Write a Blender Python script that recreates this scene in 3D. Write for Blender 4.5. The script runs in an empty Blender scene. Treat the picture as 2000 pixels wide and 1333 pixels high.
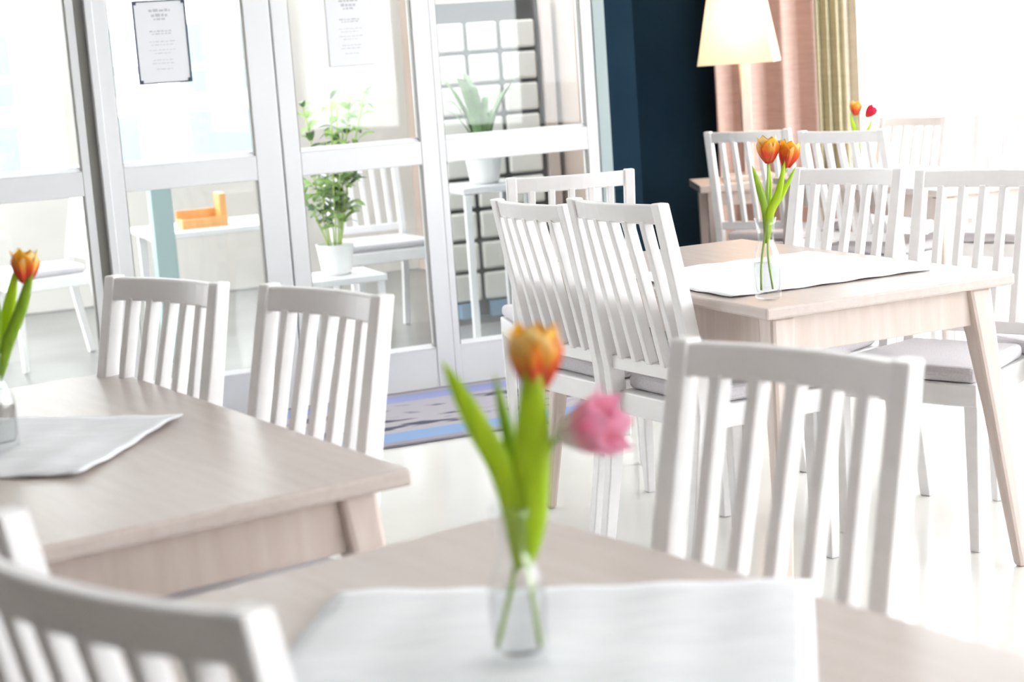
import bpy, bmesh, math, random
from mathutils import Vector, Matrix
random.seed(7)
S = bpy.context.scene
C = S.collection
R = math.radians

# ------------------------------------------------------------------ camera
cd = bpy.data.cameras.new('camera')
cam = bpy.data.objects.new('camera', cd)
C.objects.link(cam)
cd.sensor_width = 36.0
cd.lens = 3400 / 2000 * 36
cd.clip_start = 0.05
EYE, PITCH, ROLL = 1.36, 0.164446, 0.070154
cp, sp, cr, sr = math.cos(PITCH), math.sin(PITCH), math.cos(ROLL), math.sin(ROLL)
fwd = Vector((0, cp, -sp)); up = Vector((0, sp, cp)); rt = Vector((1, 0, 0))
cr_ = rt * cr - up * sr
cu_ = rt * sr + up * cr
m = Matrix((( cr_.x, cu_.x, -fwd.x), (cr_.y, cu_.y, -fwd.y), (cr_.z, cu_.z, -fwd.z))).to_4x4()
m.translation = (0, 0, EYE)
cam.matrix_world = m
cd.dof.use_dof = True
cd.dof.focus_distance = 4.6
cd.dof.aperture_fstop = 3.9
S.camera = cam

# ------------------------------------------------------------------ world, exposure
w = bpy.data.worlds.new('sky'); S.world = w
w.use_nodes = True
wb = w.node_tree.nodes['Background']
wb.inputs[0].default_value = (0.965, 0.97, 1.0, 1)
wb.inputs[1].default_value = 1.0
S.view_settings.view_transform = 'Standard'
S.view_settings.look = 'None'
S.view_settings.gamma = 1.0
S.view_settings.use_curve_mapping = False
S.view_settings.exposure = 3.6

# ------------------------------------------------------------------ materials
def mat(name, col, rough=0.5, metal=0.0, spec=0.5, **kw):
    mt = bpy.data.materials.new(name); mt.use_nodes = True
    b = mt.node_tree.nodes['Principled BSDF']
    b.inputs['Base Color'].default_value = (*col, 1)
    b.inputs['Roughness'].default_value = rough
    b.inputs['Metallic'].default_value = metal
    b.inputs['Specular IOR Level'].default_value = spec
    for k, v in kw.items():
        b.inputs[k].default_value = v
    return mt

def noise_col(mt, c1, c2, scale=(4, 40, 4), detail=3, coord='Object', bump=0.0):
    nt = mt.node_tree; b = nt.nodes['Principled BSDF']
    tc = nt.nodes.new('ShaderNodeTexCoord'); mp = nt.nodes.new('ShaderNodeMapping')
    mp.inputs['Scale'].default_value = scale
    nz = nt.nodes.new('ShaderNodeTexNoise'); nz.inputs['Scale'].default_value = 1.0
    nz.inputs['Detail'].default_value = detail
    rp = nt.nodes.new('ShaderNodeValToRGB')
    rp.color_ramp.elements[0].color = (*c1, 1); rp.color_ramp.elements[1].color = (*c2, 1)
    rp.color_ramp.elements[0].position = 0.3; rp.color_ramp.elements[1].position = 0.7
    l = nt.links.new
    l(tc.outputs[coord], mp.inputs[0]); l(mp.outputs[0], nz.inputs['Vector'])
    l(nz.outputs[0], rp.inputs[0]); l(rp.outputs[0], b.inputs['Base Color'])
    if bump:
        bp = nt.nodes.new('ShaderNodeBump'); bp.inputs['Strength'].default_value = bump
        bp.inputs['Distance'].default_value = 0.002
        l(nz.outputs[0], bp.inputs['Height']); l(bp.outputs[0], b.inputs['Normal'])
    return mt

def grad_col(mt, stops, axis=2, noise=0.0):
    """colour running along one axis of the generated coordinates"""
    nt = mt.node_tree; b = nt.nodes['Principled BSDF']; l = nt.links.new
    tc = nt.nodes.new('ShaderNodeTexCoord'); sx = nt.nodes.new('ShaderNodeSeparateXYZ')
    rp = nt.nodes.new('ShaderNodeValToRGB')
    l(tc.outputs['Generated'], sx.inputs[0])
    src = sx.outputs[axis]
    if noise:
        nz = nt.nodes.new('ShaderNodeTexNoise'); nz.inputs['Scale'].default_value = 5
        ma = nt.nodes.new('ShaderNodeMath'); ma.operation = 'MULTIPLY_ADD'
        ma.inputs[1].default_value = noise
        l(tc.outputs['Generated'], nz.inputs['Vector'])
        l(nz.outputs[0], ma.inputs[0]); l(src, ma.inputs[2]); src = ma.outputs[0]
    l(src, rp.inputs[0])
    e = rp.color_ramp.elements
    while len(e) < len(stops): e.new(0.5)
    for i, (p, c) in enumerate(stops):
        e[i].position = p; e[i].color = (*c, 1)
    l(rp.outputs[0], b.inputs['Base Color'])
    return mt

M = {}
M['chair'] = noise_col(mat('white_paint', (.8, .8, .8), .38), (.81, .785, .785), (.85, .83, .83), (9, 9, 30))
M['chair_grey'] = noise_col(mat('grey_paint', (.4, .4, .4), .4), (.30, .285, .27), (.33, .315, .30), (9, 9, 30))
M['pad'] = noise_col(mat('pad_fabric', (.6, .58, .6), .9), (.56, .53, .56), (.64, .61, .635), (220, 220, 220), bump=.3)
M['wood'] = noise_col(mat('pale_ash', (.7, .55, .42), .32), (.56, .475, .435), (.61, .53, .495), (60, 5, 60), 4)
M['wood'].node_tree.nodes['Principled BSDF'].inputs['Specular IOR Level'].default_value = .32
M['wood2'] = noise_col(mat('pale_ash_frame', (.7, .55, .42), .4), (.60, .49, .435), (.66, .56, .51), (50, 50, 6), 4)
M['frame'] = noise_col(mat('white_frame', (.82, .82, .83), .35), (.655, .65, .665), (.68, .675, .69), (3, 3, 3))
M['gasket'] = mat('grey_gasket', (.23, .22, .205), .5)
M['wallw'] = noise_col(mat('white_wall', (.85, .84, .82), .7), (.84, .835, .82), (.87, .865, .85), (2, 2, 2))
M['wallb'] = noise_col(mat('warm_wall', (.6, .55, .52), .8), (.30, .27, .26), (.34, .31, .30), (2, 2, 2))
M['beigewall'] = noise_col(mat('beige_wall', (.6, .5, .43), .8), (.36, .28, .235), (.41, .325, .27), (2, 2, 2))
M['houseglass'] = mat('dull_window', (.10, .13, .145), .4)
M['sunwall'] = noise_col(mat('sunroom_plaster', (.5, .48, .44), .8), (.46, .445, .41), (.51, .495, .46), (2, 2, 2))
M['blocker_brown'] = noise_col(mat('dark_blocker', (.08, .06, .045), .5), (.06, .045, .035), (.10, .075, .055), (30, 30, 3))
M['ceil'] = noise_col(mat('ceiling_paint', (.86, .86, .85), .8), (.85, .85, .84), (.88, .88, .87), (2, 2, 2))
M['teal'] = noise_col(mat('teal_paint', (.01, .03, .045), .8, 0, .06), (.007, .020, .036), (.010, .026, .042), (2, 2, 2))
M['sage'] = mat('sage_trim', (.30, .36, .36), .5)
M['floor'] = noise_col(mat('floor_vinyl', (.7, .68, .64), .13), (.70, .68, .64), (.76, .74, .70), (2, 2, 2))
M['floor_s'] = noise_col(mat('floor_stone', (.4, .38, .35), .3), (.14, .138, .13), (.19, .185, .175), (3, 3, 3))
M['ground'] = noise_col(mat('pale_paving', (.7, .7, .7), .8), (.66, .66, .65), (.76, .76, .75), (.7, .7, .7))
M['linen'] = noise_col(mat('linen', (.8, .81, .84), .85), (.76, .765, .80), (.85, .855, .875), (14, 90, 14), 3, bump=.2)
M['dark'] = mat('dark_metal', (.07, .07, .072), .45)
M['navy'] = mat('navy_binding', (.035, .045, .085), .5)
M['paper'] = noise_col(mat('paper', (.8, .8, .82), .8), (.70, .70, .73), (.73, .73, .76), (5, 5, 5))
M['ink'] = mat('pale_ink', (.47, .46, .48), .8)
M['cream'] = noise_col(mat('cream_panel', (.85, .82, .74), .5), (.86, .84, .77), (.90, .88, .82), (3, 3, 3))
M['amber'] = noise_col(mat('amber_wood', (.6, .3, .08), .4), (.55, .27, .08), (.66, .34, .11), (20, 20, 4))
M['tealpost'] = mat('grey_green_paint', (.30, .40, .40), .5)
M['bluebox'] = mat('blue_plastic', (.22, .38, .55), .4)
M['pot'] = noise_col(mat('white_pot', (.8, .8, .78), .3), (.78, .78, .76), (.82, .82, .8), (9, 9, 9))
M['soil'] = noise_col(mat('soil', (.05, .035, .02), .95), (.04, .028, .02), (.08, .05, .03), (90, 90, 90))
M['leaf'] = noise_col(mat('tulip_leaf', (.3, .5, .02), .4), (.44, .64, .02), (.58, .74, .03), (80, 80, 10))
M['leaf2'] = noise_col(mat('tulip_leaf_dark', (.2, .36, .04), .42), (.28, .46, .035), (.40, .58, .05), (80, 80, 10))
M['leaf3'] = noise_col(mat('house_leaf', (.1, .22, .06), .35), (.075, .17, .05), (.13, .26, .07), (30, 30, 30))
M['leaf4'] = noise_col(mat('house_leaf_light', (.3, .5, .12), .4), (.22, .40, .09), (.40, .58, .16), (30, 30, 30))
M['stem'] = mat('tulip_stem', (.33, .46, .08), .45)
M['pet_orange'] = grad_col(mat('petal_orange', (1, .3, .02), .45), [(0, (.78, .12, .04)), (.50, (.88, .10, .035)), (.74, (.93, .30, .02)), (1.0, (.96, .62, .05))], 2, .25)
M['pet_yellow'] = grad_col(mat('petal_yellow', (1, .5, .05), .45), [(0, (.82, .14, .07)), (.42, (.88, .16, .07)), (.64, (.95, .50, .06)), (1.0, (.97, .80, .34))], 2, .25)
M['pet_pink'] = grad_col(mat('petal_pink', (.9, .2, .4), .5), [(0, (.94, .92, .84)), (.50, (.94, .86, .84)), (.72, (.93, .42, .55)), (1.0, (.94, .55, .70))], 2, .45)
M['pet_red'] = grad_col(mat('petal_red', (.8, .03, .06), .5), [(0, (.8, .25, .05)), (.4, (.8, .03, .06)), (1.0, (.8, .02, .09))], 2, .2)
def translucent(mt, fac):
    nt = mt.node_tree; l = nt.links.new; b = nt.nodes['Principled BSDF']; o = nt.nodes['Material Output']
    tr = nt.nodes.new('ShaderNodeBsdfTranslucent'); mx = nt.nodes.new('ShaderNodeMixShader'); mx.inputs[0].default_value = fac
    if b.inputs['Base Color'].links: l(b.inputs['Base Color'].links[0].from_socket, tr.inputs[0])
    else: tr.inputs[0].default_value = b.inputs['Base Color'].default_value
    l(b.outputs[0], mx.inputs[1]); l(tr.outputs[0], mx.inputs[2]); l(mx.outputs[0], o.inputs[0])
for k_ in ('pet_orange', 'pet_yellow', 'pet_pink', 'pet_red'): translucent(M[k_], .42)
for k_ in ('leaf', 'leaf2', 'leaf4'): translucent(M[k_], .4)
M['pink'] = noise_col(mat('blush_curtain', (.7, .42, .34), .85), (.50, .34, .29), (.56, .39, .34), (8, 8, 60), bump=.1)
M['olive'] = noise_col(mat('olive_curtain', (.5, .45, .27), .85), (.42, .37, .24), (.48, .43, .29), (8, 8, 60), bump=.1)
M['beige'] = noise_col(mat('beige_curtain', (.6, .53, .42), .85), (.50, .43, .34), (.56, .49, .40), (8, 8, 60), bump=.1)

def thin_glass(name, tint=(1, 1, 1), f0=1.45):
    mt = bpy.data.materials.new(name); mt.use_nodes = True
    nt = mt.node_tree; nt.nodes.clear(); l = nt.links.new
    o = nt.nodes.new('ShaderNodeOutputMaterial'); mx = nt.nodes.new('ShaderNodeMixShader')
    t = nt.nodes.new('ShaderNodeBsdfTransparent'); g = nt.nodes.new('ShaderNodeBsdfGlossy')
    t.inputs[0].default_value = (*tint, 1); g.inputs['Roughness'].default_value = 0.01
    # Schlick reflectance, the same from both sides of the sheet
    r0 = ((f0 - 1) / (f0 + 1)) ** 2
    lw = nt.nodes.new('ShaderNodeLayerWeight'); lw.inputs[0].default_value = .5
    pw = nt.nodes.new('ShaderNodeMath'); pw.operation = 'POWER'; pw.inputs[1].default_value = 5
    ma = nt.nodes.new('ShaderNodeMath'); ma.operation = 'MULTIPLY_ADD'; ma.inputs[1].default_value = 1 - r0; ma.inputs[2].default_value = r0
    l(lw.outputs['Facing'], pw.inputs[0]); l(pw.outputs[0], ma.inputs[0])
    l(ma.outputs[0], mx.inputs[0]); l(t.outputs[0], mx.inputs[1]); l(g.outputs[0], mx.inputs[2])
    l(mx.outputs[0], o.inputs[0])
    return mt
M['glass'] = thin_glass('pane_glass', (.97, .985, .98))
M['tinted'] = thin_glass('tinted_roof_glass', (.64, .65, .65))
M['vase'] = thin_glass('vase_glass', (.988, .993, .993), 1.5)
M['water'] = thin_glass('water', (.985, .992, .99), 1.33)

def shade_mat():
    mt = bpy.data.materials.new('lamp_linen'); mt.use_nodes = True
    nt = mt.node_tree; b = nt.nodes['Principled BSDF']; l = nt.links.new
    b.inputs['Base Color'].default_value = (.86, .80, .70, 1); b.inputs['Roughness'].default_value = .9
    o = nt.nodes['Material Output']
    tr = nt.nodes.new('ShaderNodeBsdfTranslucent'); tr.inputs[0].default_value = (.9, .80, .66, 1)
    mx = nt.nodes.new('ShaderNodeMixShader'); mx.inputs[0].default_value = .45
    l(b.outputs[0], mx.inputs[1]); l(tr.outputs[0], mx.inputs[2]); l(mx.outputs[0], o.inputs[0])
    return mt
M['shade'] = shade_mat()

def rug_mat():
    mt = mat('woven_rug', (.4, .38, .42), .95); nt = mt.node_tree; l = nt.links.new
    b = nt.nodes['Principled BSDF']
    tc = nt.nodes.new('ShaderNodeTexCoord'); sx = nt.nodes.new('ShaderNodeSeparateXYZ')
    l(tc.outputs['Generated'], sx.inputs[0])
    rp = nt.nodes.new('ShaderNodeValToRGB'); rp.color_ramp.interpolation = 'CONSTANT'
    st = [(0, (.27, .25, .30)), (.05, (.20, .30, .50)), (.20, (.36, .33, .36)), (.78, (.25, .27, .48)), (.92, (.36, .33, .36)), (.97, (.22, .2, .26))]
    e = rp.color_ramp.elements
    while len(e) < len(st): e.new(.5)
    for i, (p, c) in enumerate(st): e[i].position = p; e[i].color = (*c, 1)
    l(sx.outputs[1], rp.inputs[0])
    # dark woven zig-zag motif in the middle band
    mp = nt.nodes.new('ShaderNodeMapping'); mp.inputs['Scale'].default_value = (8, 11, 1)
    l(tc.outputs['Generated'], mp.inputs[0])
    nz = nt.nodes.new('ShaderNodeTexNoise'); nz.inputs['Scale'].default_value = 1.0; nz.inputs['Detail'].default_value = 2.5
    l(mp.outputs[0], nz.inputs['Vector'])
    r2 = nt.nodes.new('ShaderNodeValToRGB')
    r2.color_ramp.elements[0].position = .53; r2.color_ramp.elements[1].position = .60
    l(nz.outputs[0], r2.inputs[0])
    band = nt.nodes.new('ShaderNodeValToRGB'); band.color_ramp.interpolation = 'CONSTANT'
    be = band.color_ramp.elements; be[0].color = (0, 0, 0, 1); be[1].position = .26; be[1].color = (1, 1, 1, 1)
    x = be.new(.72); x.color = (0, 0, 0, 1)
    l(sx.outputs[1], band.inputs[0])
    mu = nt.nodes.new('ShaderNodeMath'); mu.operation = 'MULTIPLY'
    l(r2.outputs[0], mu.inputs[0]); l(band.outputs[0], mu.inputs[1])
    mx = nt.nodes.new('ShaderNodeMix'); mx.data_type = 'RGBA'
    l(mu.outputs[0], mx.inputs['Factor']); l(rp.outputs[0], mx.inputs['A'])
    mx.inputs['B'].default_value = (.05, .05, .085, 1)
    l(mx.outputs['Result'], b.inputs['Base Color'])
    return mt
M['rug'] = rug_mat()

# ------------------------------------------------------------------ mesh helpers
def mesh(name, verts, faces, smooth=False):
    me = bpy.data.meshes.new(name)
    me.from_pydata([tuple(v) for v in verts], [], faces)
    bm = bmesh.new(); bm.from_mesh(me)
    bmesh.ops.recalc_face_normals(bm, faces=bm.faces)
    bm.to_mesh(me); bm.free()
    if smooth:
        for p in me.polygons: p.use_smooth = True
    me.update()
    return me

def link(name, me, mt, parent=None, bevel=0.0, seg=2):
    o = bpy.data.objects.new(name, me)
    C.objects.link(o)
    if mt is not None and me is not None and not me.materials: me.materials.append(M[mt])
    if parent is not None: o.parent = parent
    if bevel:
        b = o.modifiers.new('bevel', 'BEVEL'); b.width = bevel; b.segments = seg; b.limit_method = 'ANGLE'
    return o

def boxes(name, bl, smooth=False):
    V, F = [], []
    for (x0, x1, y0, y1, z0, z1) in bl:
        n = len(V)
        V += [(x0, y0, z0), (x1, y0, z0), (x1, y1, z0), (x0, y1, z0), (x0, y0, z1), (x1, y0, z1), (x1, y1, z1), (x0, y1, z1)]
        F += [tuple(n + i for i in f) for f in ((0, 3, 2, 1), (4, 5, 6, 7), (0, 1, 5, 4), (1, 2, 6, 5), (2, 3, 7, 6), (3, 0, 4, 7))]
    return mesh(name, V, F, smooth)

def box(name, b, mt, parent=None, bevel=0.0):
    return link(name, boxes(name, [b]), mt, parent, bevel)

def loft(name, rings, closed=True, caps=True, smooth=False):
    n = len(rings[0]); V = [p for r in rings for p in r]; F = []
    for i in range(len(rings) - 1):
        for j in range(n if closed else n - 1):
            k = (j + 1) % n
            F.append((i * n + j, i * n + k, (i + 1) * n + k, (i + 1) * n + j))
    if caps and closed:
        F.append(tuple(range(n - 1, -1, -1))); F.append(tuple((len(rings) - 1) * n + j for j in range(n)))
    return mesh(name, V, F, smooth)

def rect(c, hx, hy):
    x, y, z = c
    return [(x - hx, y - hy, z), (x + hx, y - hy, z), (x + hx, y + hy, z), (x - hx, y + hy, z)]

def lathe(name, prof, n=28, smooth=True):
    rings = [[(r * math.cos(2 * math.pi * k / n), r * math.sin(2 * math.pi * k / n), z) for k in range(n)] for r, z in prof]
    return loft(name, rings, True, True, smooth)

def tube(name, pts, rad, n=7):
    pts = [Vector(p) for p in pts]; rings = []
    for i, p in enumerate(pts):
        t = (pts[min(i + 1, len(pts) - 1)] - pts[max(i - 1, 0)]).normalized()
        a = t.cross(Vector((0, 1, 0.01))).normalized(); b = t.cross(a)
        r = rad[i] if isinstance(rad, (list, tuple)) else rad
        rings.append([tuple(p + a * r * math.cos(2 * math.pi * k / n) + b * r * math.sin(2 * math.pi * k / n)) for k in range(n)])
    return loft(name, rings, True, True, True)

def smooth_pts(pts, k=6):
    """Catmull-Rom through the points"""
    P = [Vector(p) for p in pts]; P = [P[0] * 2 - P[1]] + P + [P[-1] * 2 - P[-2]]; out = []
    for i in range(1, len(P) - 2):
        for j in range(k):
            t = j / k
            out.append(.5 * ((2 * P[i]) + (P[i + 1] - P[i - 1]) * t + (2 * P[i - 1] - 5 * P[i] + 4 * P[i + 1] - P[i + 2]) * t * t + (3 * P[i] - P[i - 1] - 3 * P[i + 1] + P[i + 2]) * t ** 3))
    out.append(P[-2]); return out

def tag(o, label=None, cat=None, group=None, kind=None):
    if label: o['label'] = label
    if cat: o['category'] = cat
    if group: o['group'] = group
    if kind: o['kind'] = kind
    return o

def empty(name, loc=(0, 0, 0), rz=0.0):
    o = bpy.data.objects.new(name, None); C.objects.link(o)
    o.location = loc; o.rotation_euler = (0, 0, rz); o.empty_display_size = .1
    return o

def copy_tree(o, parent=None):
    c = o.copy(); C.objects.link(c); c.parent = parent
    for ch in list(o.children): copy_tree(ch, c)
    return c

# ------------------------------------------------------------------ the room
WA = R(21.5); W0 = Vector((-.01, 7.286)); WD = Vector((math.cos(WA), math.sin(WA))); WN = Vector((-WD.y, WD.x))
def wp(s, off=0.0, z=0.0):
    v = W0 + WD * s + WN * off
    return Vector((v.x, v.y, z))
def wall_empty(name, s, off=0.0):
    return empty(name, wp(s, off), WA)          # local x along the glazing, y into the sunroom
CEIL = 2.75
END = .515                                       # where the glazing meets the teal wall
corner = wp(.665)
def poly(name, pts, z, mt, flip=False):
    return link(name, mesh(name, [(x, y, z) for x, y in pts], [tuple(range(len(pts)))]), mt)
L0 = wp(-4.6); BACK = 8.9; RX = 4.6
room = [(L0.x, -1.8), (RX, -1.8), (RX, BACK), (corner.x, BACK), (corner.x, corner.y), (L0.x, L0.y)]
tag(poly('floor', room, 0, 'floor'), 'pale glossy dining room floor', 'floor', kind='structure')
def slab(name, pts, z0, z1, mt):
    n = len(pts); V = [(x, y, z0) for x, y in pts] + [(x, y, z1) for x, y in pts]
    F = [tuple(range(n)), tuple(range(2 * n - 1, n - 1, -1))] + [(i, (i + 1) % n, n + (i + 1) % n, n + i) for i in range(n)]
    return link(name, mesh(name, V, F), mt)
tag(slab('ceiling', room, CEIL, CEIL + .1, 'ceil'), 'white dining room ceiling', 'ceiling', kind='structure')

# glazed partition: a fixed light, two door leaves, a fixed light
def glazed(name, s0, s1, g0, g1, kind_label, cat, top=2.12):
    """frame between s0..s1 with glass opening g0..g1, mid rail .93-1.025, kick board to .17"""
    e = wall_empty(name, s0)
    tag(e, kind_label, cat, kind='structure')
    a, b, W = g0 - s0, g1 - s0, s1 - s0; T = .028
    box('stile', (0, a, -T, T, 0, top), 'frame', e, .004)
    box('stile', (b, W, -T, T, 0, top), 'frame', e, .004)
    box('mid_rail', (a, b, -T, T, .93, 1.025), 'frame', e, .004)
    box('kick_board', (a, b, -T + .004, T - .004, 0, .17), 'frame', e, .003)
    box('top_rail', (a, b, -T, T, top - .1, top), 'frame', e, .004)
    for z0, z1 in ((.17, .93), (1.025, top - .1)):
        q = box('pane', (a, b, -.003, .003, z0, z1), 'glass', e)
        G = .007                                  # glazing gasket round the glass
        for nm, bb in (('bead', (b - G, b, -T + .002, -.004, z0, z1)), ('bead', (a, a + .003, -T + .002, -.004, z0, z1))):
            box(nm, bb, 'gasket', q)
        # sloping white sill bead below the glass
        V = [(a, -T, z0), (b, -T, z0), (b, -.004, z0 + .016), (a, -.004, z0 + .016), (a, -.004, z0), (b, -.004, z0)]
        link('sill_bead', mesh('sill_bead', V, [(0, 1, 2, 3), (4, 5, 2, 3), (0, 1, 5, 4), (0, 3, 4), (1, 5, 2)]), 'frame', q)
    return e
glazed('window_1', -2.45, -1.668, -2.38, -1.70, 'fixed glazed panel at the far left beside the door post', 'window')
glazed('door_1', -1.60, -.920, -1.545, -1.025, 'glazed white door leaf with the dark framed menu', 'door')
glazed('door_2', -.914, -.262, -.845, -.338, 'glazed white door leaf with the plain paper menu', 'door')
glazed('window_2', -.262, .462, -.232, .408, 'fixed glazed panel next to the teal wall', 'window')
e = wall_empty('trim_1', -1.668)
tag(e, 'white door post with a dark reveal left of the door leaves', 'door post', kind='structure')
box('post', (.038, .068, -.05, .05, 0, 2.12), 'frame', e, .004)
box('reveal', (0, .038, -.012, .03, 0, 2.12), 'gasket', e)
e = wall_empty('trim_2', .462)
tag(e, 'sage grey upright trim at the end of the glazing', 'trim', kind='structure')
box('upright', (0, .055, -.035, .05, 0, CEIL), 'sage', e, .003)
e = wall_empty('window_4', -4.6)
tag(e, 'glazed panels running on to the left', 'window', kind='structure')
for i in range(3):
    x = i * .717
    box('stile', (x, x + .06, -.028, .028, 0, 2.12), 'frame', e)
    box('mid_rail', (x + .06, x + .717, -.028, .028, .93, 1.025), 'frame', e)
    box('kick_board', (x + .06, x + .717, -.028, .028, 0, .17), 'frame', e)
    box('top_rail', (x + .06, x + .717, -.028, .028, 2.02, 2.12), 'frame', e)
    box('pane', (x + .06, x + .717, -.003, .003, .17, 2.02), 'glass', e)
e = wall_empty('wall_left', -4.6)
tag(e, 'white wall above the glazing', 'wall', kind='structure')
box('wall_panel', (0, 5.07, -.05, .08, 2.12, CEIL), 'wallw', e)

# teal wall: a short run, a return, then the back wall behind the lamp
def wallseg(name, a, b, th, z0, z1, mt, parent=None):
    a, b = Vector(a), Vector(b); d = (b - a).normalized(); n = Vector((-d.y, d.x)) * th
    pts = [a, b, b + n, a + n]
    V = [(q.x, q.y, z0) for q in pts] + [(q.x, q.y, z1) for q in pts]
    return link(name, mesh(name, V, [(0, 3, 2, 1), (4, 5, 6, 7), (0, 1, 5, 4), (1, 2, 6, 5), (2, 3, 7, 6), (3, 0, 4, 7)]), mt, parent)
p0 = wp(.517)
e = empty('wall_back'); tag(e, 'dark teal painted wall between the glazing and the curtains', 'wall', kind='structure')
wallseg('wall_return', (p0.x, p0.y), (corner.x, corner.y), .12, 0, CEIL, 'teal', e)
wallseg('wall_return', (corner.x, corner.y), (corner.x, BACK), .12, 0, CEIL, 'teal', e)
wallseg('wall_panel', (corner.x, BACK), (1.62, BACK), .12, 0, CEIL, 'teal', e)
# big window in the back wall
e = empty('window_3', (1.62, BACK, 0)); tag(e, 'tall bright window behind the far chairs', 'window', kind='structure')
XW = RX - 1.62
box('sill', (0, XW, -.05, .1, 0, .12), 'frame', e)
box('head', (0, XW, -.02, .1, 2.5, CEIL), 'frame', e)
for x in (0, 1.0, 2.0, XW - .06):
    box('mullion', (x, x + .05, 0, .07, .12, 2.5), 'frame', e)
for x0, x1 in ((.05, 1.0), (1.05, 2.0), (2.05, XW - .06)):
    box('pane', (x0, x1, .03, .036, .12, 2.5), 'glass', e)
# right-hand window wall
e = empty('window_5', (RX, -1.8, 0)); tag(e, 'row of windows along the right side', 'window', kind='structure')
LY = BACK + 1.8
box('sill', (0, .1, 0, LY, 0, .8), 'frame', e)
box('head', (0, .1, 0, LY, 2.5, CEIL), 'frame', e)
for i in range(8):
    y = i * (LY - .06) / 7
    box('mullion', (0, .07, max(0, y - .1), y + .1, .8, 2.5), 'frame', e)
    if i < 7: box('pane', (.03, .036, y + .1, y + (LY - .06) / 7 - .1, .8, 2.5), 'glass', e)

# wall behind the camera and the closing wall at the far left
e = empty('wall_front'); tag(e, 'wall behind the camera', 'wall', kind='structure')
wallseg('wall_panel', (RX, -1.8), (L0.x, -1.8), .12, 0, CEIL, 'wallb', e)
e = empty('wall_side'); tag(e, 'wall closing the room on the far left', 'wall', kind='structure')
wallseg('wall_panel', (L0.x, -1.8), (L0.x, L0.y), .12, 0, CEIL, 'wallb', e)

e = empty('shade_blocker', (-.76, .93, 0), R(-40)); tag(e, 'unseen dark blocker added left of the camera to shade the nearest chair', 'light blocker', kind='structure')  # unseen dark block, added to shade the nearest chair back
box('blocker_core', (-.38, .38, -.12, .12, 0, CEIL), 'blocker_brown', e, .01)
box('blocker_foot', (-.40, .40, -.14, .14, 0, .12), 'blocker_brown', e, .01)

# outside ground
tag(poly('ground', [(-40, -40), (60, -40), (60, 70), (-40, 70)], -.06, 'ground'), 'pale paving outside', 'ground', kind='structure')

# ------------------------------------------------------------------ sunroom behind the glazing
a, b = wp(-5.2, .06), wp(.9, .06); c, d = wp(1.3, 4.2), wp(-5.2, 4.2)
tag(poly('floor_sunroom', [(a.x, a.y), (b.x, b.y), (c.x, c.y), (d.x, d.y)], -.005, 'floor_s'), 'grey stone floor of the sunroom beyond the doors', 'floor', kind='structure')
e = wall_empty('wall_sunroom', -5.2, 4.0); tag(e, 'white far wall of the sunroom with windows', 'wall', kind='structure')
WX = [(.6, 1.5), (1.9, 2.8), (3.1, 4.0), (4.3, 5.2)]      # window openings
xs = [0] + [v for ab in WX for v in ab] + [6.6]
for i in range(0, len(xs), 2): box('pier', (xs[i], xs[i + 1], 0, .15, 0, 2.4), 'sunwall', e)
for x0, x1 in WX:
    box('parapet', (x0, x1, 0, .15, 0, .75), 'sunwall', e)
    box('lintel', (x0, x1, 0, .15, 2.1, 2.4), 'sunwall', e)
    f = box('window_frame', (x0, x1, .05, .1, 1.38, 1.43), 'frame', e)
    box('window_bar', ((x0 + x1) / 2 - .02, (x0 + x1) / 2 + .02, .05, .1, .75, 2.1), 'frame', f)
    box('pane', (x0, x1, .07, .075, .75, 2.1), 'glass', f)

a_, b_ = wp(.97, .95), wp(.97, 4.0)
e = empty('wall_sunroom_side'); tag(e, 'beige side wall of the sunroom beside the drawer cabinet', 'wall', kind='structure')
wallseg('wall_panel', (b_.x, b_.y), (a_.x, a_.y), .1, 0, 2.45, 'beigewall', e)
e = wall_empty('neighbouring_house', -5.5, 10.5); tag(e, 'pale neighbouring house with grey blue windows seen through the sunroom', 'house')
box('house_wall', (0, 11, 0, 4, -.05, 4.5), 'wallw', e)
for i in range(9):
    for z0, z1 in ((.5, 1.05), (1.12, 1.9)):
        x = .5 + i * 1.15
        f = box('window_surround', (x, x + .85, -.04, .02, z0, z1), 'frame', e)
        box('window_glass', (x + .06, x + .79, -.05, -.035, z0 + .05, z1 - .05), 'houseglass', f)
e = wall_empty('ceiling_sunroom', -5.2, .08); tag(e, 'unseen tinted glass sunroom roof added to cut the daylight', 'roof', kind='structure')  # out-of-view roof, added with tinted panes to dim the sunroom
for x in (0, 1.3, 2.6, 3.9, 5.2, 6.5): box('rafter', (x, x + .08, 0, 4.05, 2.42, 2.52), 'frame', e)
for x in (0, 1.3, 2.6, 3.9, 5.2): box('pane', (x + .08, x + 1.3, 0, 4.05, 2.47, 2.476), 'tinted', e)

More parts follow.
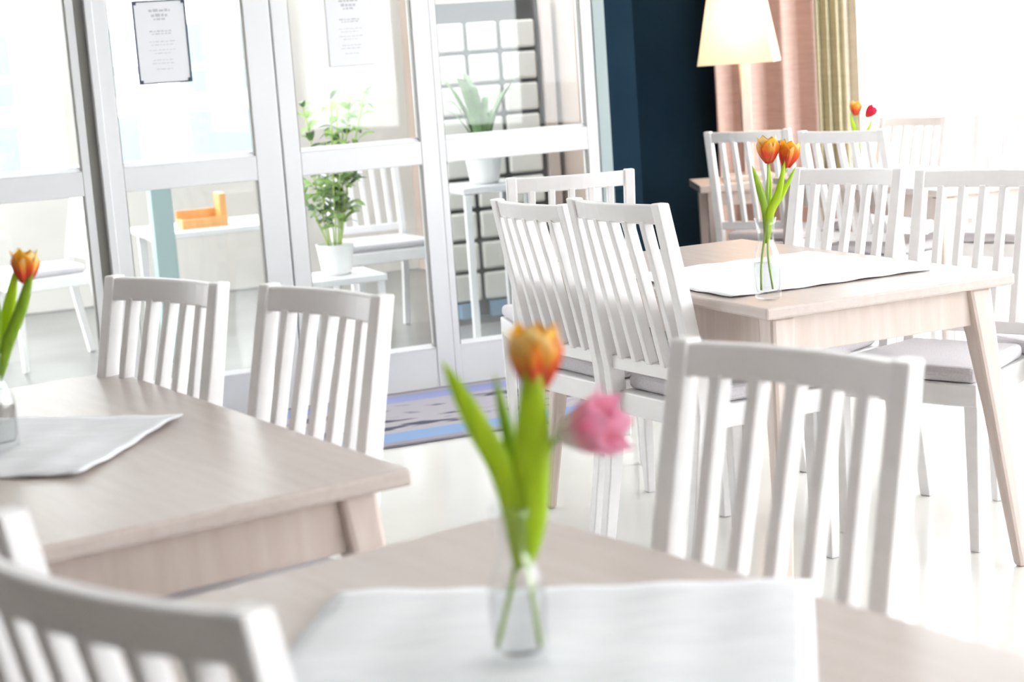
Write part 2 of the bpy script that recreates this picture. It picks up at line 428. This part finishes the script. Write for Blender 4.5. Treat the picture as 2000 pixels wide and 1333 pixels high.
# ------------------------------------------------------------------ chairs
def build_chair(paint='chair'):
    root = empty('dining_chair')
    HW, PH = .20, .016
    prof = [(-.262, 0, .015), (-.225, .22, .018), (-.197, .43, .022), (-.202, .50, .022), (-.238, .70, .020), (-.29, .95, .0165)]
    def yat(z):
        for (y0, z0, _), (y1, z1, _) in zip(prof, prof[1:]):
            if z <= z1: return y0 + (y1 - y0) * (z - z0) / (z1 - z0)
        return prof[-1][0]
    for s in (-1, 1):
        me = loft('back_leg', [rect((s * (HW - PH), y, z), PH, h) for y, z, h in prof])
        link('back_leg', me, paint, root, .004)
    # top rail, bowed backwards in plan
    bow = .022
    def bowy(x): return -bow * (1 - (x / (HW - 2 * PH)) ** 2)
    rings = []
    for i in range(11):
        x = -(HW - PH * 1.5) + (2 * HW - PH * 3) * i / 10
        yb = bowy(x); r = []
        for z, h in ((.899, .012), (.946, .011)):
            r.append((z, h))
        (z0, h0), (z1, h1) = r
        rings.append([(x, yat(z0) + yb - h0, z0), (x, yat(z0) + yb + h0, z0), (x, yat(z1) + yb + h1, z1), (x, yat(z1) + yb - h1, z1)])
    link('top_rail', loft('top_rail', rings), paint, root, .004)
    link('lower_rail', boxes('lower_rail', [(-(HW - 2 * PH), HW - 2 * PH, yat(.52) - .011, yat(.52) + .011, .505, .54)]), paint, root, .003)
    for i in range(5):
        x = (i - 2) * (2 * HW - 2 * PH) / 6; rr = []
        for z in (.535, .65, .77, .905):
            rr.append(rect((x, yat(z) + bowy(x) * max(0, (z - .54) / .365), z), .010, .014))
        link('slat', loft('slat', rr), paint, root, .003)
    # seat frame and pad
    fw = .215
    V = [(-.17, -.20), (.17, -.20), (fw, .20), (-fw, .20)]
    def trap(name, pts, z0, z1, mt, bev):
        n = len(pts); vv = [(x, y, z0) for x, y in pts] + [(x, y, z1) for x, y in pts]
        ff = [tuple(range(n)), tuple(range(2 * n - 1, n - 1, -1))] + [(k, (k + 1) % n, n + (k + 1) % n, n + k) for k in range(n)]
        return link(name, mesh(name, vv, ff), mt, root, bev, 3)
    trap('seat_frame', V, .385, .445, paint, .005)
    trap('seat_pad', [(-.165, -.175), (.165, -.175), (fw - .004, .198), (-fw + .004, .198)], .446, .487, 'pad', .016)
    for s in (-1, 1):
        me = loft('front_leg', [rect((s * (fw - .022), .178, 0), .0135, .0135), rect((s * (fw - .02), .178, .40), .02, .02)])
        link('front_leg', me, paint, root, .004)
    return root
chair0 = build_chair()
used = [False]
def chair_at(lx, ly, rx_, ry_, away, label, group, scale=1.0, src=None):
    """ends of the top rail, left and right as seen, and whether the sitter faces away from the camera"""
    src = src or chair0
    mid = Vector(((lx + rx_) / 2, (ly + ry_) / 2)); wv = Vector((rx_ - lx, ry_ - ly))
    ang = math.atan2(wv.y, wv.x)
    face = ang + (math.pi / 2 if away else -math.pi / 2)
    rz = face - math.pi / 2
    f = Vector((math.cos(face), math.sin(face)))
    base = mid + f * .29 * scale
    if src is chair0 and not used[0]: o = chair0; used[0] = True
    else: o = copy_tree(src)
    o.location = (base.x, base.y, 0); o.rotation_euler = (0, 0, rz); o.scale = (scale,) * 3
    tag(o, label, 'chair', group)
    return o
def ends(cx, cy, ang, wd=.40):
    v = Vector((math.cos(R(ang)), math.sin(R(ang)))) * wd / 2
    return cx - v.x, cy - v.y, cx + v.x, cy + v.y
G1 = 'white slat-back dining chairs'
chair_at(-.845, 3.70, -.56, 3.42, False, 'white slat-back chair nearest the left edge tulip, far side of the left table', G1)
chair_at(-.47, 3.365, -.215, 3.06, False, 'white slat-back chair at the right end of the left table, by the rug', G1)
chair_at(.23, 2.41, .50, 2.11, False, 'large white slat-back chair in the right foreground behind the pink tulip', G1)
chair_at(*ends(.28, 4.32, -60, .41), True, 'white chair with leaning back at the middle table, right of its twin', G1, 1.03)
chair_at(*ends(.075, 4.80, -61, .41), True, 'white chair with a leaning back, left of its twin, in front of the glazing', G1, 1.0)
chair_at(.015, 5.50, .425, 5.53, True, 'white chair half hidden behind two leaning chairs, against the dark wall', G1, 1.02)
chair_at(*ends(1.035, 5.19, -48, .36), False, 'white chair behind the two orange tulips, far side of the middle table', G1)
chair_at(*ends(1.335, 4.83, -42, .36), False, 'white chair at the right end of the middle table, below the window', G1)
chair_at(*ends(1.09, 7.66, -30, .37), True, 'white chair in front of the lamp and the blush curtain', G1)
chair_at(*ends(1.355, 6.90, -45, .38), True, 'white chair in front of the olive curtain, beside the far tulips', G1, 1.017)
chair_at(*ends(1.977, 8.30, -50, .38), False, 'washed-out white chair against the window, left of its neighbour', G1, .976)
chair_at(*ends(2.25, 7.55, -40, .38), False, 'washed-out white chair against the window at the right edge', G1)
grey0 = None
chair_at(*ends(-.362, 1.415, -40, .40), True, 'dark shaded chair back in the bottom left corner, closest to the camera', G1)
chair_at(*ends(-.64, 1.80, -45, .40), True, 'white chair at the left edge with only a rounded post showing', G1)
chair_at(*ends(1.86, 4.80, -70, .38), False, 'white chair with only a seat corner showing at the right edge', G1)

# chairs of the sunroom
G2 = 'white chairs in the sunroom behind the glazing'
def sun_chair(s, off, rz, label):
    o = copy_tree(chair0); q = wp(s, off); o.location = (q.x, q.y, -.005); o.rotation_euler = (0, 0, rz); o.scale = (1, 1, 1)
    tag(o, label, 'chair', G2); return o
sun_chair(-.05, 1.55, R(200), 'white chair in the sunroom behind the plain paper menu door')
sun_chair(-1.66, 2.0, R(120), 'white chair in the sunroom behind the dark framed menu door')
sun_chair(-2.35, 1.2, R(20), 'white chair in the sunroom behind the leftmost glass panel')

# ------------------------------------------------------------------ tables
def build_table(L, Wd):
    """local origin under one corner, x along the short end, y along the long side"""
    root = empty('dining_table')
    ov = .012
    link('table_top', boxes('table_top', [(0, Wd, 0, L, .712, .74)]), 'wood', root, .006)
    q = .052; AP = .022
    for nm, bb in (('apron', (q + .03, Wd - q - .03, q, q + AP, .615, .711)), ('apron', (q + .03, Wd - q - .03, L - q - AP, L - q, .615, .711)),
                   ('apron', (q, q + AP, q + .03, L - q - .03, .615, .711)), ('apron', (Wd - q - AP, Wd - q, q + .03, L - q - .03, .615, .711))):
        link(nm, boxes(nm, [bb]), 'wood2', root, .003)
    for sx in (0, 1):
        for sy in (0, 1):
            cx = q + .022 if sx == 0 else Wd - q - .022; cy = q + .022 if sy == 0 else L - q - .022
            dx = -.065 if sx == 0 else .065; dy = -.085 if sy == 0 else .085
            rr = [rect((cx + dx, cy + dy, 0), .016, .016), rect((cx + dx * .45, cy + dy * .45, .40), .023, .023), rect((cx, cy, .711), .034, .034)]
            link('leg', loft('leg', rr), 'wood2', root, .010)
    return root
G3 = 'pale wooden dining tables'
def table_at(x, y, ang, L, Wd, label):
    o = build_table(L, Wd); o.location = (x, y, 0); o.rotation_euler = (0, 0, R(ang))
    tag(o, label, 'table', G3); return o
def tl(x, y, ang, u, v):
    a = R(ang); return Vector((x + u * math.cos(a) - v * math.sin(a), y + u * math.sin(a) + v * math.cos(a)))
# left table: right corner (-.167, 2.61)
T1A = 32; T1 = tl(-.167, 2.61, T1A, -.70, 0)
table_at(T1.x, T1.y, T1A, 1.3, .70, 'pale wooden table on the left with a draped white cloth')
# foreground table: far corner (-.008, 2.321)
T3A = 36; T3 = tl(-.008, 2.321, T3A, -.70, -1.3)
table_at(T3.x, T3.y, T3A, 1.3, .70, 'pale wooden table in the foreground under the pink tulip vase')
# middle table: near corner
T2A = 24; T2 = Vector((.585, 3.93))
table_at(T2.x, T2.y, T2A, 1.25, .72, 'pale wooden table in the middle right with two orange tulips')
T4A = 22; T4 = Vector((1.63, 6.48))
table_at(T4.x, T4.y, T4A, 1.2, .66, 'far pale wooden table in front of the bright window')

# ------------------------------------------------------------------ linen runners
def runner(name, pts, label, rip=.0, seed=0, drape=False):
    """cloth from four corner points (tl, tr, br, bl) lying on the table top"""
    A, B, Cc, D = [Vector((*p, 0)) for p in pts]; n, k = 26, 18; V = []; F = []
    rnd = random.Random(seed); ph = [rnd.uniform(0, 6) for _ in range(4)]
    for j in range(k + 1):
        for i in range(n + 1):
            u, v = i / n, j / k
            p = (A * (1 - u) + B * u) * (1 - v) + (D * (1 - u) + Cc * u) * v
            z = .7425 + rip * (math.sin(u * 9 + ph[0]) * math.sin(v * 7 + ph[1]) * .5 + .5) + .0012 * (math.sin(u * 31 + ph[2]) + math.sin(v * 27 + ph[3]) + 2)
            V.append((p.x, p.y, z))
    for j in range(k):
        for i in range(n):
            q = j * (n + 1) + i; F.append((q, q + 1, q + n + 2, q + n + 1))
    o = link(name, mesh(name, V, F, True), 'linen')
    sd = o.modifiers.new('thickness', 'SOLIDIFY'); sd.thickness = .0018; sd.offset = -1
    tag(o, label, 'table runner', 'white linen runners on the tables'); return o
def runner_on(T, ang, u0, u1, v0, v1, label, rip, seed):
    pts = [tl(T.x, T.y, ang, u, v) for u, v in ((u0, v1), (u1, v1), (u1, v0), (u0, v0))]
    runner('table_runner', [(p.x, p.y) for p in pts], label, rip, seed)
runner('table_runner', [(-1.10, 3.26), (-.61, 3.13), (-.70, 2.70), (-1.13, 2.80)], 'crumpled white linen cloth on the left table', .006, 3)
runner('table_runner', [(-.226, 1.985), (.322, 1.905), (.245, 1.45), (-.315, 1.53)], 'white linen cloth on the foreground table', .003, 5)
runner_on(T2, T2A, .03, .64, .20, .78, 'white linen cloth on the middle table', .003, 8)

# ------------------------------------------------------------------ vases and tulips
def vase_mesh(sc=1.0):
    out = [(.0001, .0), (.024, 0), (.0275, .004), (.0285, .02), (.030, .06), (.0295, .08), (.024, .10), (.0175, .118), (.0165, .13), (.019, .15), (.0235, .17)]
    inn = [(.0215, .17), (.017, .15), (.0145, .13), (.0155, .118), (.0218, .10), (.027, .08), (.0275, .06), (.026, .025), (.023, .014), (.0001, .012)]
    return lathe('vase_glass', [(r * sc, z * sc) for r, z in out + inn], 32)
def vase(x, y, sc, label):
    e = empty('glass_vase', (x, y, .7445)); tag(e, label, 'vase', 'small clear glass vases')
    link('vase_body', vase_mesh(sc), 'vase', e)
    wt = [(.0001, .0125), (.0225, .0145), (.0255, .025), (.027, .06), (.0265, .075), (.0001, .076)]
    link('water', lathe('water', [(r * sc, z * sc) for r, z in wt], 28), 'water', e)
    return e
def petal_mesh(h, wd, curl=.0, lean=.0):
    """one tulip petal, base at the origin, cupped and bulging outwards along +y, pointed tip"""
    n, k = 10, 6; V, F = [], []
    for i in range(n + 1):
        t = i / n
        ww = wd * (math.sin(math.pi * (.10 + .56 * t)) ** .9 if t < .62 else math.sin(math.pi * .447) * max(.03, 1 - ((t - .62) / .38) ** 1.7))
        rr = h * (.04 + .30 * math.sin(math.pi * min(.62 * t + .04, .5 + .28 * t)) + lean * t * t + curl * max(0, t - .65) ** 2 * 4)
        for j in range(k + 1):
            u = (j / k - .5) * 2; a = u * 1.0
            V.append((ww * math.sin(a) / math.sin(1.0), rr - ww * .75 * (1 - math.cos(a)), h * t * (1 - .03 * u * u)))
    for i in range(n):
        for j in range(k):
            q = i * (k + 1) + j; F.append((q, q + 1, q + k + 2, q + k + 1))
    return mesh('petal', V, F, True)
def leaf_mesh(name, pts, wd, side=(1, 0, 0), cup=.35):
    P = smooth_pts(pts, 6); V, F = [], []; side = Vector(side).normalized(); k = 4
    for i, p in enumerate(P):
        t = i / (len(P) - 1)
        tan = (P[min(i + 1, len(P) - 1)] - P[max(i - 1, 0)]).normalized()
        s = (side - tan * side.dot(tan)).normalized(); nrm = tan.cross(s)
        ww = wd * (.35 + .65 * math.sin(math.pi * min(1, t * 1.15 + .0) ** .9)) if t < .5 else wd * max(.02, math.cos((t - .5) * math.pi) ** .75)
        for j in range(k + 1):
            u = (j / k - .5) * 2
            V.append(p + s * ww * u + nrm * ww * cup * u * u)
    n = k + 1
    for i in range(len(P) - 1):
        for j in range(k):
            q = i * n + j; F.append((q, q + 1, q + n + 1, q + n))
    return mesh(name, V, F, True)
def tulip(base, stem, head_dir, size, mats, leaves, label, open_=.0):
    """stem: points relative to the vase base; head grows from the last point along head_dir"""
    e = empty('tulip', base); tag(e, label, 'tulip', 'tulips in the vases')
    sp = smooth_pts(stem, 6)
    link('stem', tube('stem', sp, [.0028] * len(sp)), 'stem', e)
    tip = Vector(stem[-1]); q = Vector(head_dir).normalized().to_track_quat('Z', 'Y')
    for i in range(6):
        inner = i >= 3
        o = link('petal', petal_mesh(size * (1.0 if not inner else 1.05), size * (.42 if not inner else .38), (.30, .05, .16, .0, .1, .0)[i], open_ * (1 if not inner else .6)), mats[i % len(mats)], e)
        o.location = tip; o.rotation_mode = 'QUATERNION'
        from mathutils import Quaternion
        o.rotation_quaternion = q @ Quaternion((0, 0, 1), R(120 * (i % 3) + (60 if inner else 0) + 20))
        sd = o.modifiers.new('thickness', 'SOLIDIFY'); sd.thickness = .0012
    for (pts, wd, side, mt) in leaves:
        o = link('leaf', leaf_mesh('leaf', pts, wd, side), mt, e)
        sd = o.modifiers.new('thickness', 'SOLIDIFY'); sd.thickness = .0014
    return e

# foreground vase
v1 = (-.013, 1.70, .7445)
vase(v1[0], v1[1], 1.0, 'clear glass vase with the pink tulip in the foreground')
tulip(v1, [(-.024, .004, .016), (-.004, .002, .085), (.006, .0, .125), (.022, -.004, .20), (.034, -.006, .283)], (.02, .0, 1), .066, ['pet_yellow', 'pet_orange', 'pet_orange'],
      [([(.004, -.004, .10), (-.002, -.010, .187), (-.030, -.012, .257), (-.058, -.010, .322)], .0135, (1, -.2, .2), 'leaf'),
       ([(.010, -.004, .10), (.018, -.012, .16), (.027, -.022, .25), (.031, -.026, .332)], .0190, (1, -.1, 0), 'leaf'),
       ([(.006, .006, .10), (.010, .012, .18), (.003, .016, .24), (-.007, .018, .30)], .0085, (1, .4, 0), 'leaf2')],
      'orange and yellow tulip standing upright in the foreground vase')
tulip(v1, [(.020, .002, .016), (.014, .0, .09), (.010, .003, .13), (.027, .002, .175), (.044, .0, .222), (.054, -.002, .236)], (.06, -.028, .016), .066, ['pet_pink'],
      [([(.010, .002, .10), (.020, .008, .16), (.030, .012, .22), (.028, .012, .28)], .0085, (1, .5, 0), 'leaf2')],
      'pink and white tulip drooping to the right in the foreground vase', .22)
# middle table
v2 = (.612, 4.07, .7445)
vase(v2[0], v2[1], 1.12, 'clear glass vase with two orange tulips on the middle table')
tulip(v2, [(-.016, 0, .02), (-.012, 0, .09), (.006, 0, .19), (.010, 0, .26), (.014, 0, .318)], (0, 0, 1), .062, ['pet_orange', 'pet_yellow'],
      [([(.0, 0, .13), (.002, -.006, .20), (-.010, -.008, .26), (-.026, -.008, .318)], .009, (1, 0, .1), 'leaf2'),
       ([(.004, 0, .13), (.010, .01, .20), (.016, .012, .26), (.018, .012, .32)], .009, (1, .3, 0), 'leaf')],
      'orange tulip on the left in the middle table vase')
tulip(v2, [(.012, .002, .02), (.004, .002, .11), (.012, .004, .19), (.034, .004, .25), (.056, .004, .305)], (.25, 0, 1), .062, ['pet_orange', 'pet_yellow', 'pet_orange'],
      [([(.004, -.004, .13), (.012, -.010, .20), (.034, -.012, .25), (.052, -.010, .325)], .010, (1, 0, -.2), 'leaf'),
       ([(.006, .004, .13), (.018, .008, .20), (.050, .010, .25), (.080, .010, .305)], .0075, (1, 0, -.4), 'leaf')],
      'orange tulip on the right in the middle table vase, tips yellow')
# left table
v0 = (-.889, 2.94, .7445)
vase(v0[0], v0[1], 1.05, 'clear glass vase cut off by the left edge of the picture')
tulip(v0, [(-.01, 0, .02), (.0, 0, .09), (.012, 0, .165), (.045, 0, .23), (.072, 0, .286)], (.1, 0, 1), .056, ['pet_orange', 'pet_yellow', 'pet_orange'],
      [([(.010, -.004, .12), (.030, -.008, .18), (.066, -.010, .25), (.094, -.010, .328)], .010, (1, 0, -.3), 'leaf2'),
       ([(.004, .002, .12), (.024, .004, .19), (.040, .004, .25), (.060, .006, .32)], .012, (1, .2, -.2), 'leaf'),
       ([(.0, -.006, .12), (.008, -.012, .19), (.016, -.014, .25), (.006, -.012, .31)], .014, (1, 0, 0), 'leaf2')],
      'orange tulip between pointed leaves at the left edge')
# far table
v4 = (1.503, 7.30, .7445)
vase(v4[0], v4[1], 1.1, 'clear glass vase on the far table by the window')
tulip(v4, [(0, 0, .02), (.0, 0, .12), (-.004, 0, .20), (-.006, 0, .255)], (0, 0, 1), .06, ['pet_orange', 'pet_yellow'],
      [([(.0, 0, .12), (-.006, 0, .18), (-.020, 0, .22), (-.030, 0, .27)], .010, (1, 0, .1), 'leaf')],
      'pale orange tulip on the far table against the olive curtain')
tulip(v4, [(0, 0, .02), (.004, 0, .12), (.020, 0, .19), (.036, 0, .245)], (.5, -.2, .6), .056, ['pet_red'],
      [([(.004, 0, .12), (.020, 0, .17), (.048, 0, .20), (.062, 0, .25)], .009, (1, 0, -.3), 'leaf')],
      'red tulip on the far table against the window', .08)

# ------------------------------------------------------------------ lamp on a side table
e = empty('side_table', (1.30, 8.12, 0)); tag(e, 'small wooden side table under the lamp by the dark wall', 'side table')
box('table_top', (-.40, .36, -.22, .22, .665, .70), 'wood2', e, .004)
for sx in (-.345, .305):
    for sy in (-.18, .18):
        link('leg', loft('leg', [rect((sx, sy, 0), .014, .014), rect((sx, sy, .664), .021, .021)]), 'wood2', e, .003)
box('apron', (-.33, .29, -.19, -.17, .60, .664), 'wood2', e, .002)
box('apron', (-.33, .29, .17, .19, .60, .664), 'wood2', e, .002)
e = empty('table_lamp', (1.155, 8.10, .70)); tag(e, 'lit table lamp with a tapered cream shade and wooden post', 'lamp')
box('base', (-.11, .11, -.11, .11, 0, .025), 'wood2', e, .004)
box('post', (-.023, .023, -.023, .023, .025, .60), 'wood2', e, .004)
def shade():
    a0, a1, h, t = .172, .098, .44, .003; rr = []
    def sq(a, z): return [(-a, -a, z), (a, -a, z), (a, a, z), (-a, a, z)]
    return loft('lamp_shade', [sq(a0, 0), sq(a1, h), sq(a1 - t, h), sq(a0 - t, 0), sq(a0, 0)], True, False)
o = link('lamp_shade', shade(), 'shade', e); o.location = (-.02, 0, .535); o.rotation_euler = (0, 0, R(-15))
for s in (-1, 1):
    box('shade_strut', (-.10 if s < 0 else .0, .0 if s < 0 else .10, -.003, .003, .90, .906), 'dark', e)
o = link('bulb', lathe('bulb', [(.0001, 0), (.013, .0), (.014, .02), (.028, .05), (.030, .07), (.022, .092), (.0001, .10)], 16), None, e)
bm_ = mat('bulb_glow', (1, .8, .5), .4); b_ = bm_.node_tree.nodes['Principled BSDF']
b_.inputs['Emission Color'].default_value = (1, .75, .48, 1); b_.inputs['Emission Strength'].default_value = 4
o.data.materials.append(bm_); o.location = (0, 0, .60)
ld = bpy.data.lights.new('lamp_glow', 'POINT'); ld.energy = .7; ld.color = (1, .74, .48); ld.shadow_soft_size = .04
lo = bpy.data.objects.new('lamp_glow', ld); C.objects.link(lo); lo.parent = e; lo.location = (0, -.04, .735)

# ------------------------------------------------------------------ curtains
def curtain(name, x0, x1, y, folds, amp, mt, label, ph=0.0, z1=2.55):
    n = folds * 12; V, F = [], []
    zs = [.02, .6, 1.2, 1.9, z1]
    for zi, z in enumerate(zs):
        for i in range(n + 1):
            u = i / n; a = u * folds * 2 * math.pi + ph
            V.append((x0 + (x1 - x0) * u + .006 * math.sin(2 * a), y - amp * (.5 + .5 * math.sin(a)) * (1 - .25 * (z / z1)), z))
    for j in range(len(zs) - 1):
        for i in range(n):
            q = j * (n + 1) + i; F.append((q, q + 1, q + n + 2, q + n + 1))
    o = link(name, mesh(name, V, F, True), mt)
    sd = o.modifiers.new('thickness', 'SOLIDIFY'); sd.thickness = .003
    tag(o, label, 'curtain', 'full length curtains beside the window'); return o
curtain('curtain', 1.095, 1.60, 8.84, 3, .10, 'pink', 'blush pink curtain hanging behind the lamp', 1.2)
curtain('curtain', 1.607, 1.752, 8.80, 3, .055, 'olive', 'olive beige curtain between the blush curtain and the window', .3)
curtain('curtain', 1.76, 1.83, 8.84, 1, .05, 'beige', 'narrow beige curtain at the edge of the bright window', 2.0)
e = empty('curtain_rail', (1.05, 8.80, 2.58)); tag(e, 'white curtain rail above the window', 'curtain rail')
link('rod', tube('rod', [(0, 0, 0), (1.6, 0, 0), (RX - 1.15, 0, 0)], .012, 10), 'frame', e)
for x in (.1, 1.7, 3.2): box('bracket', (x, x + .02, 0, .1, -.01, .01), 'frame', e)

# ------------------------------------------------------------------ menus on the doors
def menu(s0, s1, z0, z1, dark, label):
    e = wall_empty('menu_sheet', s0, -.012); e.location.z = z0; W, H = s1 - s0, z1 - z0
    tag(e, label, 'menu')
    box('sheet', (.004, W - .004, -.002, .0, .004, H - .004), 'paper', e)
    if dark:
        box('backing', (0, W, .0003, .004, 0, H), 'navy', e)
        t = .0065
        for bb in ((0, W, -.004, .0, 0, t * .8), (0, W, -.004, 0, H - t, H), (0, t, -.004, 0, 0, H), (W - t, W, -.004, 0, 0, H)):
            box('border', bb, 'navy', e)
        for cx in (0, W - .016):
            for cz in (0, H - .016): box('corner_clip', (cx, cx + .016, -.006, -.003, cz, cz + .016), 'navy', e)
    else:
        box('backing', (0.002, W - .002, .0003, .002, 0.002, H - .002), 'ink', e)
    rnd = random.Random(int(s0 * -100))
    for k, (zf, hw, th) in enumerate(((.86, .20, .012), (.80, .16, .012), (.76, .12, .008), (.62, .22, .006), (.59, .18, .005), (.50, .24, .003), (.46, .20, .003), (.40, .25, .003), (.36, .16, .003), (.28, .2, .003), (.24, .22, .003), (.17, .15, .003))):
        cx = W / 2; n = 5 if k < 3 else 7
        x = cx - hw * W
        while x < cx + hw * W - .004:
            l_ = rnd.uniform(.006, .02)
            box('text_mark', (x, min(x + l_, cx + hw * W), -.0026, -.0021, H * zf, H * zf + th * rnd.uniform(.6, 1)), 'ink', e)
            x += l_ + .004
menu(-1.447, -1.243, 1.332, 1.648, True, 'menu sheet in a dark frame on the left door leaf')
menu(-.690, -.494, 1.346, 1.642, False, 'plain white menu sheet on the right door leaf')

# ------------------------------------------------------------------ rug by the doors
e = wall_empty('rug', -1.32, -.99)
me = boxes('rug', [(0, 1.75, 0, .93, .001, .011)])
o = link('rug_weave', me, 'rug', e, .003)
tag(e, 'grey and blue woven rug with dark motif in front of the doors', 'rug')

# ------------------------------------------------------------------ things in the sunroom
# tall dark cabinet of cream drawer fronts behind the right-hand panel
e = wall_empty('drawer_cabinet', .30, 1.5); tag(e, 'tall dark cabinet with rows of cream drawer fronts beyond the glass', 'cabinet')
cols = [(.012, .160), (.180, .340), (.362, .545)]; PZ = .158
box('carcass', (-.01, .575, .03, .36, -.005, 1.62), 'dark', e)
fronts = {}
for ci, (x0, x1) in enumerate(cols):
    me = boxes('drawer_front', [(x0, x1, 0, .03, 0, PZ - .020)])
    for r_ in range(9):
        o = link('drawer_front', me, 'cream', e, .012); o.location.z = .115 + r_ * PZ
box('plinth', (-.01, .575, .0, .03, -.005, .03), 'dark', e)
for x in (.03, .20, .40): box('blue_file', (x, x + .10, -.02, .025, .03, .105), 'bluebox', e)
box('side_board', (.580, .64, .0, .36, -.005, 1.62), 'wood2', e)

def pot_mesh(r, h):
    return lathe('pot', [(.0001, 0), (r * .72, 0), (r * .8, h * .1), (r, h * .95), (r * 1.04, h), (r * .93, h), (r * .9, h * .9), (.0001, h * .88)], 24)
def potted(s, off, zb, r, h, n, ln, wd, mt, label, seed, spread=.6):
    e = empty('potted_plant', wp(s, off, zb)); tag(e, label, 'plant')
    p = link('pot', pot_mesh(r, h), 'pot', e); link('soil', lathe('soil', [(.0001, h * .86), (r * .9, h * .885), (.0001, h * .9)], 20), 'soil', p)
    rnd = random.Random(seed)
    for k in range(n):
        a = rnd.uniform(0, 2 * math.pi); l_ = ln * rnd.uniform(.55, 1.1); sp_ = spread * rnd.uniform(.3, 1.1)
        d_ = Vector((math.cos(a), math.sin(a), 0))
        z0 = h * .88
        pts = [d_ * r * .2 + Vector((0, 0, z0)), d_ * (r * .3 + l_ * sp_ * .3) + Vector((0, 0, z0 + l_ * .5)), d_ * (r * .3 + l_ * sp_ * .75) + Vector((0, 0, z0 + l_ * .85)), d_ * (r * .3 + l_ * sp_ * 1.1) + Vector((0, 0, z0 + l_ * rnd.uniform(.75, 1.0)))]
        link('leaf', leaf_mesh('leaf', pts, wd * rnd.uniform(.7, 1.2), (-d_.y, d_.x, .1), .2), 'leaf3', e)
    return e
def stand(s, off, w_, h, label):
    e = wall_empty('plant_stand', s, off); tag(e, label, 'plant stand')
    box('stand_top', (-w_ / 2, w_ / 2, -w_ / 2, w_ / 2, h - .03, h), 'frame', e, .004)
    for sx in (-1, 1):
        for sy in (-1, 1):
            x, y = sx * (w_ / 2 - .025), sy * (w_ / 2 - .025)
            box('leg', (x - .014, x + .014, y - .014, y + .014, -.005, h - .03), 'frame', e)
    return e
stand(.17, .6, .34, .78, 'white plant stand behind the glass panel next to the teal wall')
potted(.17, .6, .78, .085, .15, 16, .36, .020, 'leaf3', 'dark leafy pot plant in front of the drawer cabinet', 4, .55)
def bush(s, off, zb, r, h, label, seed):
    e = empty('potted_plant', wp(s, off, zb)); tag(e, label, 'plant')
    p = link('pot', pot_mesh(r, h), 'pot', e); link('soil', lathe('soil', [(.0001, h * .86), (r * .9, h * .885), (.0001, h * .9)], 20), 'soil', p)
    rnd = random.Random(seed)
    for k in range(11):
        a = rnd.uniform(0, 2 * math.pi); d_ = Vector((math.cos(a), math.sin(a), 0)); H = rnd.uniform(.28, .66); sp_ = rnd.uniform(.04, .17)
        pts = [d_ * r * .3 + Vector((0, 0, h * .86)), d_ * (r * .4 + sp_ * .4) + Vector((0, 0, h + H * .5)), d_ * (r * .4 + sp_) + Vector((0, 0, h + H))]
        st = link('stem', tube('stem', smooth_pts(pts, 4), .004, 5), 'stem', e)
        P = smooth_pts(pts, 6)
        for q in P[3:]:
            for z in range(2):
                b = rnd.uniform(0, 2 * math.pi); ln = rnd.uniform(.06, .12); v = Vector((math.cos(b), math.sin(b), rnd.uniform(-.1, .7))).normalized()
                link('leaf', leaf_mesh('leaf', [q, q + v * ln * .5 + Vector((0, 0, .01)), q + v * ln - Vector((0, 0, .012))], ln * .20, (-v.y, v.x, .2), .2), 'leaf4' if rnd.random() < .6 else 'leaf3', st)
    return e
stand(-.50, .8, .36, .42, 'low white plant stand behind the right door leaf')
bush(-.50, .8, .42, .085, .14, 'bushy light green pot plant behind the right door leaf', 9)
# grey-green upright post
e = wall_empty('sunroom_post', -1.17, 1.55); tag(e, 'grey green upright post in the sunroom behind the left door leaf', 'post')
box('shaft', (0, .10, 0, .10, .0, .86), 'tealpost', e, .004); box('cap', (-.01, .11, -.01, .11, .86, .89), 'tealpost', e, .003)
box('foot', (-.02, .12, -.02, .12, -.005, .03), 'tealpost', e)
# little wooden crate on a white table
e = wall_empty('sunroom_table', -.75, 2.35); tag(e, 'white table in the sunroom carrying a small amber crate', 'table')
box('table_top', (-.35, .45, -.3, .3, .54, .57), 'frame', e, .004)
for sx in (-.30, .40):
    for sy in (-.25, .25): link('leg', loft('leg', [rect((sx, sy, -.005), .016, .016), rect((sx, sy, .54), .022, .022)]), 'frame', e)
e = wall_empty('wooden_crate', -.79, 2.25); e.location.z = .57; tag(e, 'small amber wooden crate on the white sunroom table', 'crate')
box('crate_floor', (-.12, .12, -.08, .08, 0, .012), 'amber', e)
for bb in ((-.12, .12, -.08, -.068, .012, .05), (-.12, .12, .068, .08, .012, .09), (-.12, -.108, -.068, .068, .012, .05), (.085, .12, -.068, .068, .012, .17)):
    box('crate_side', bb, 'amber', e, .002)
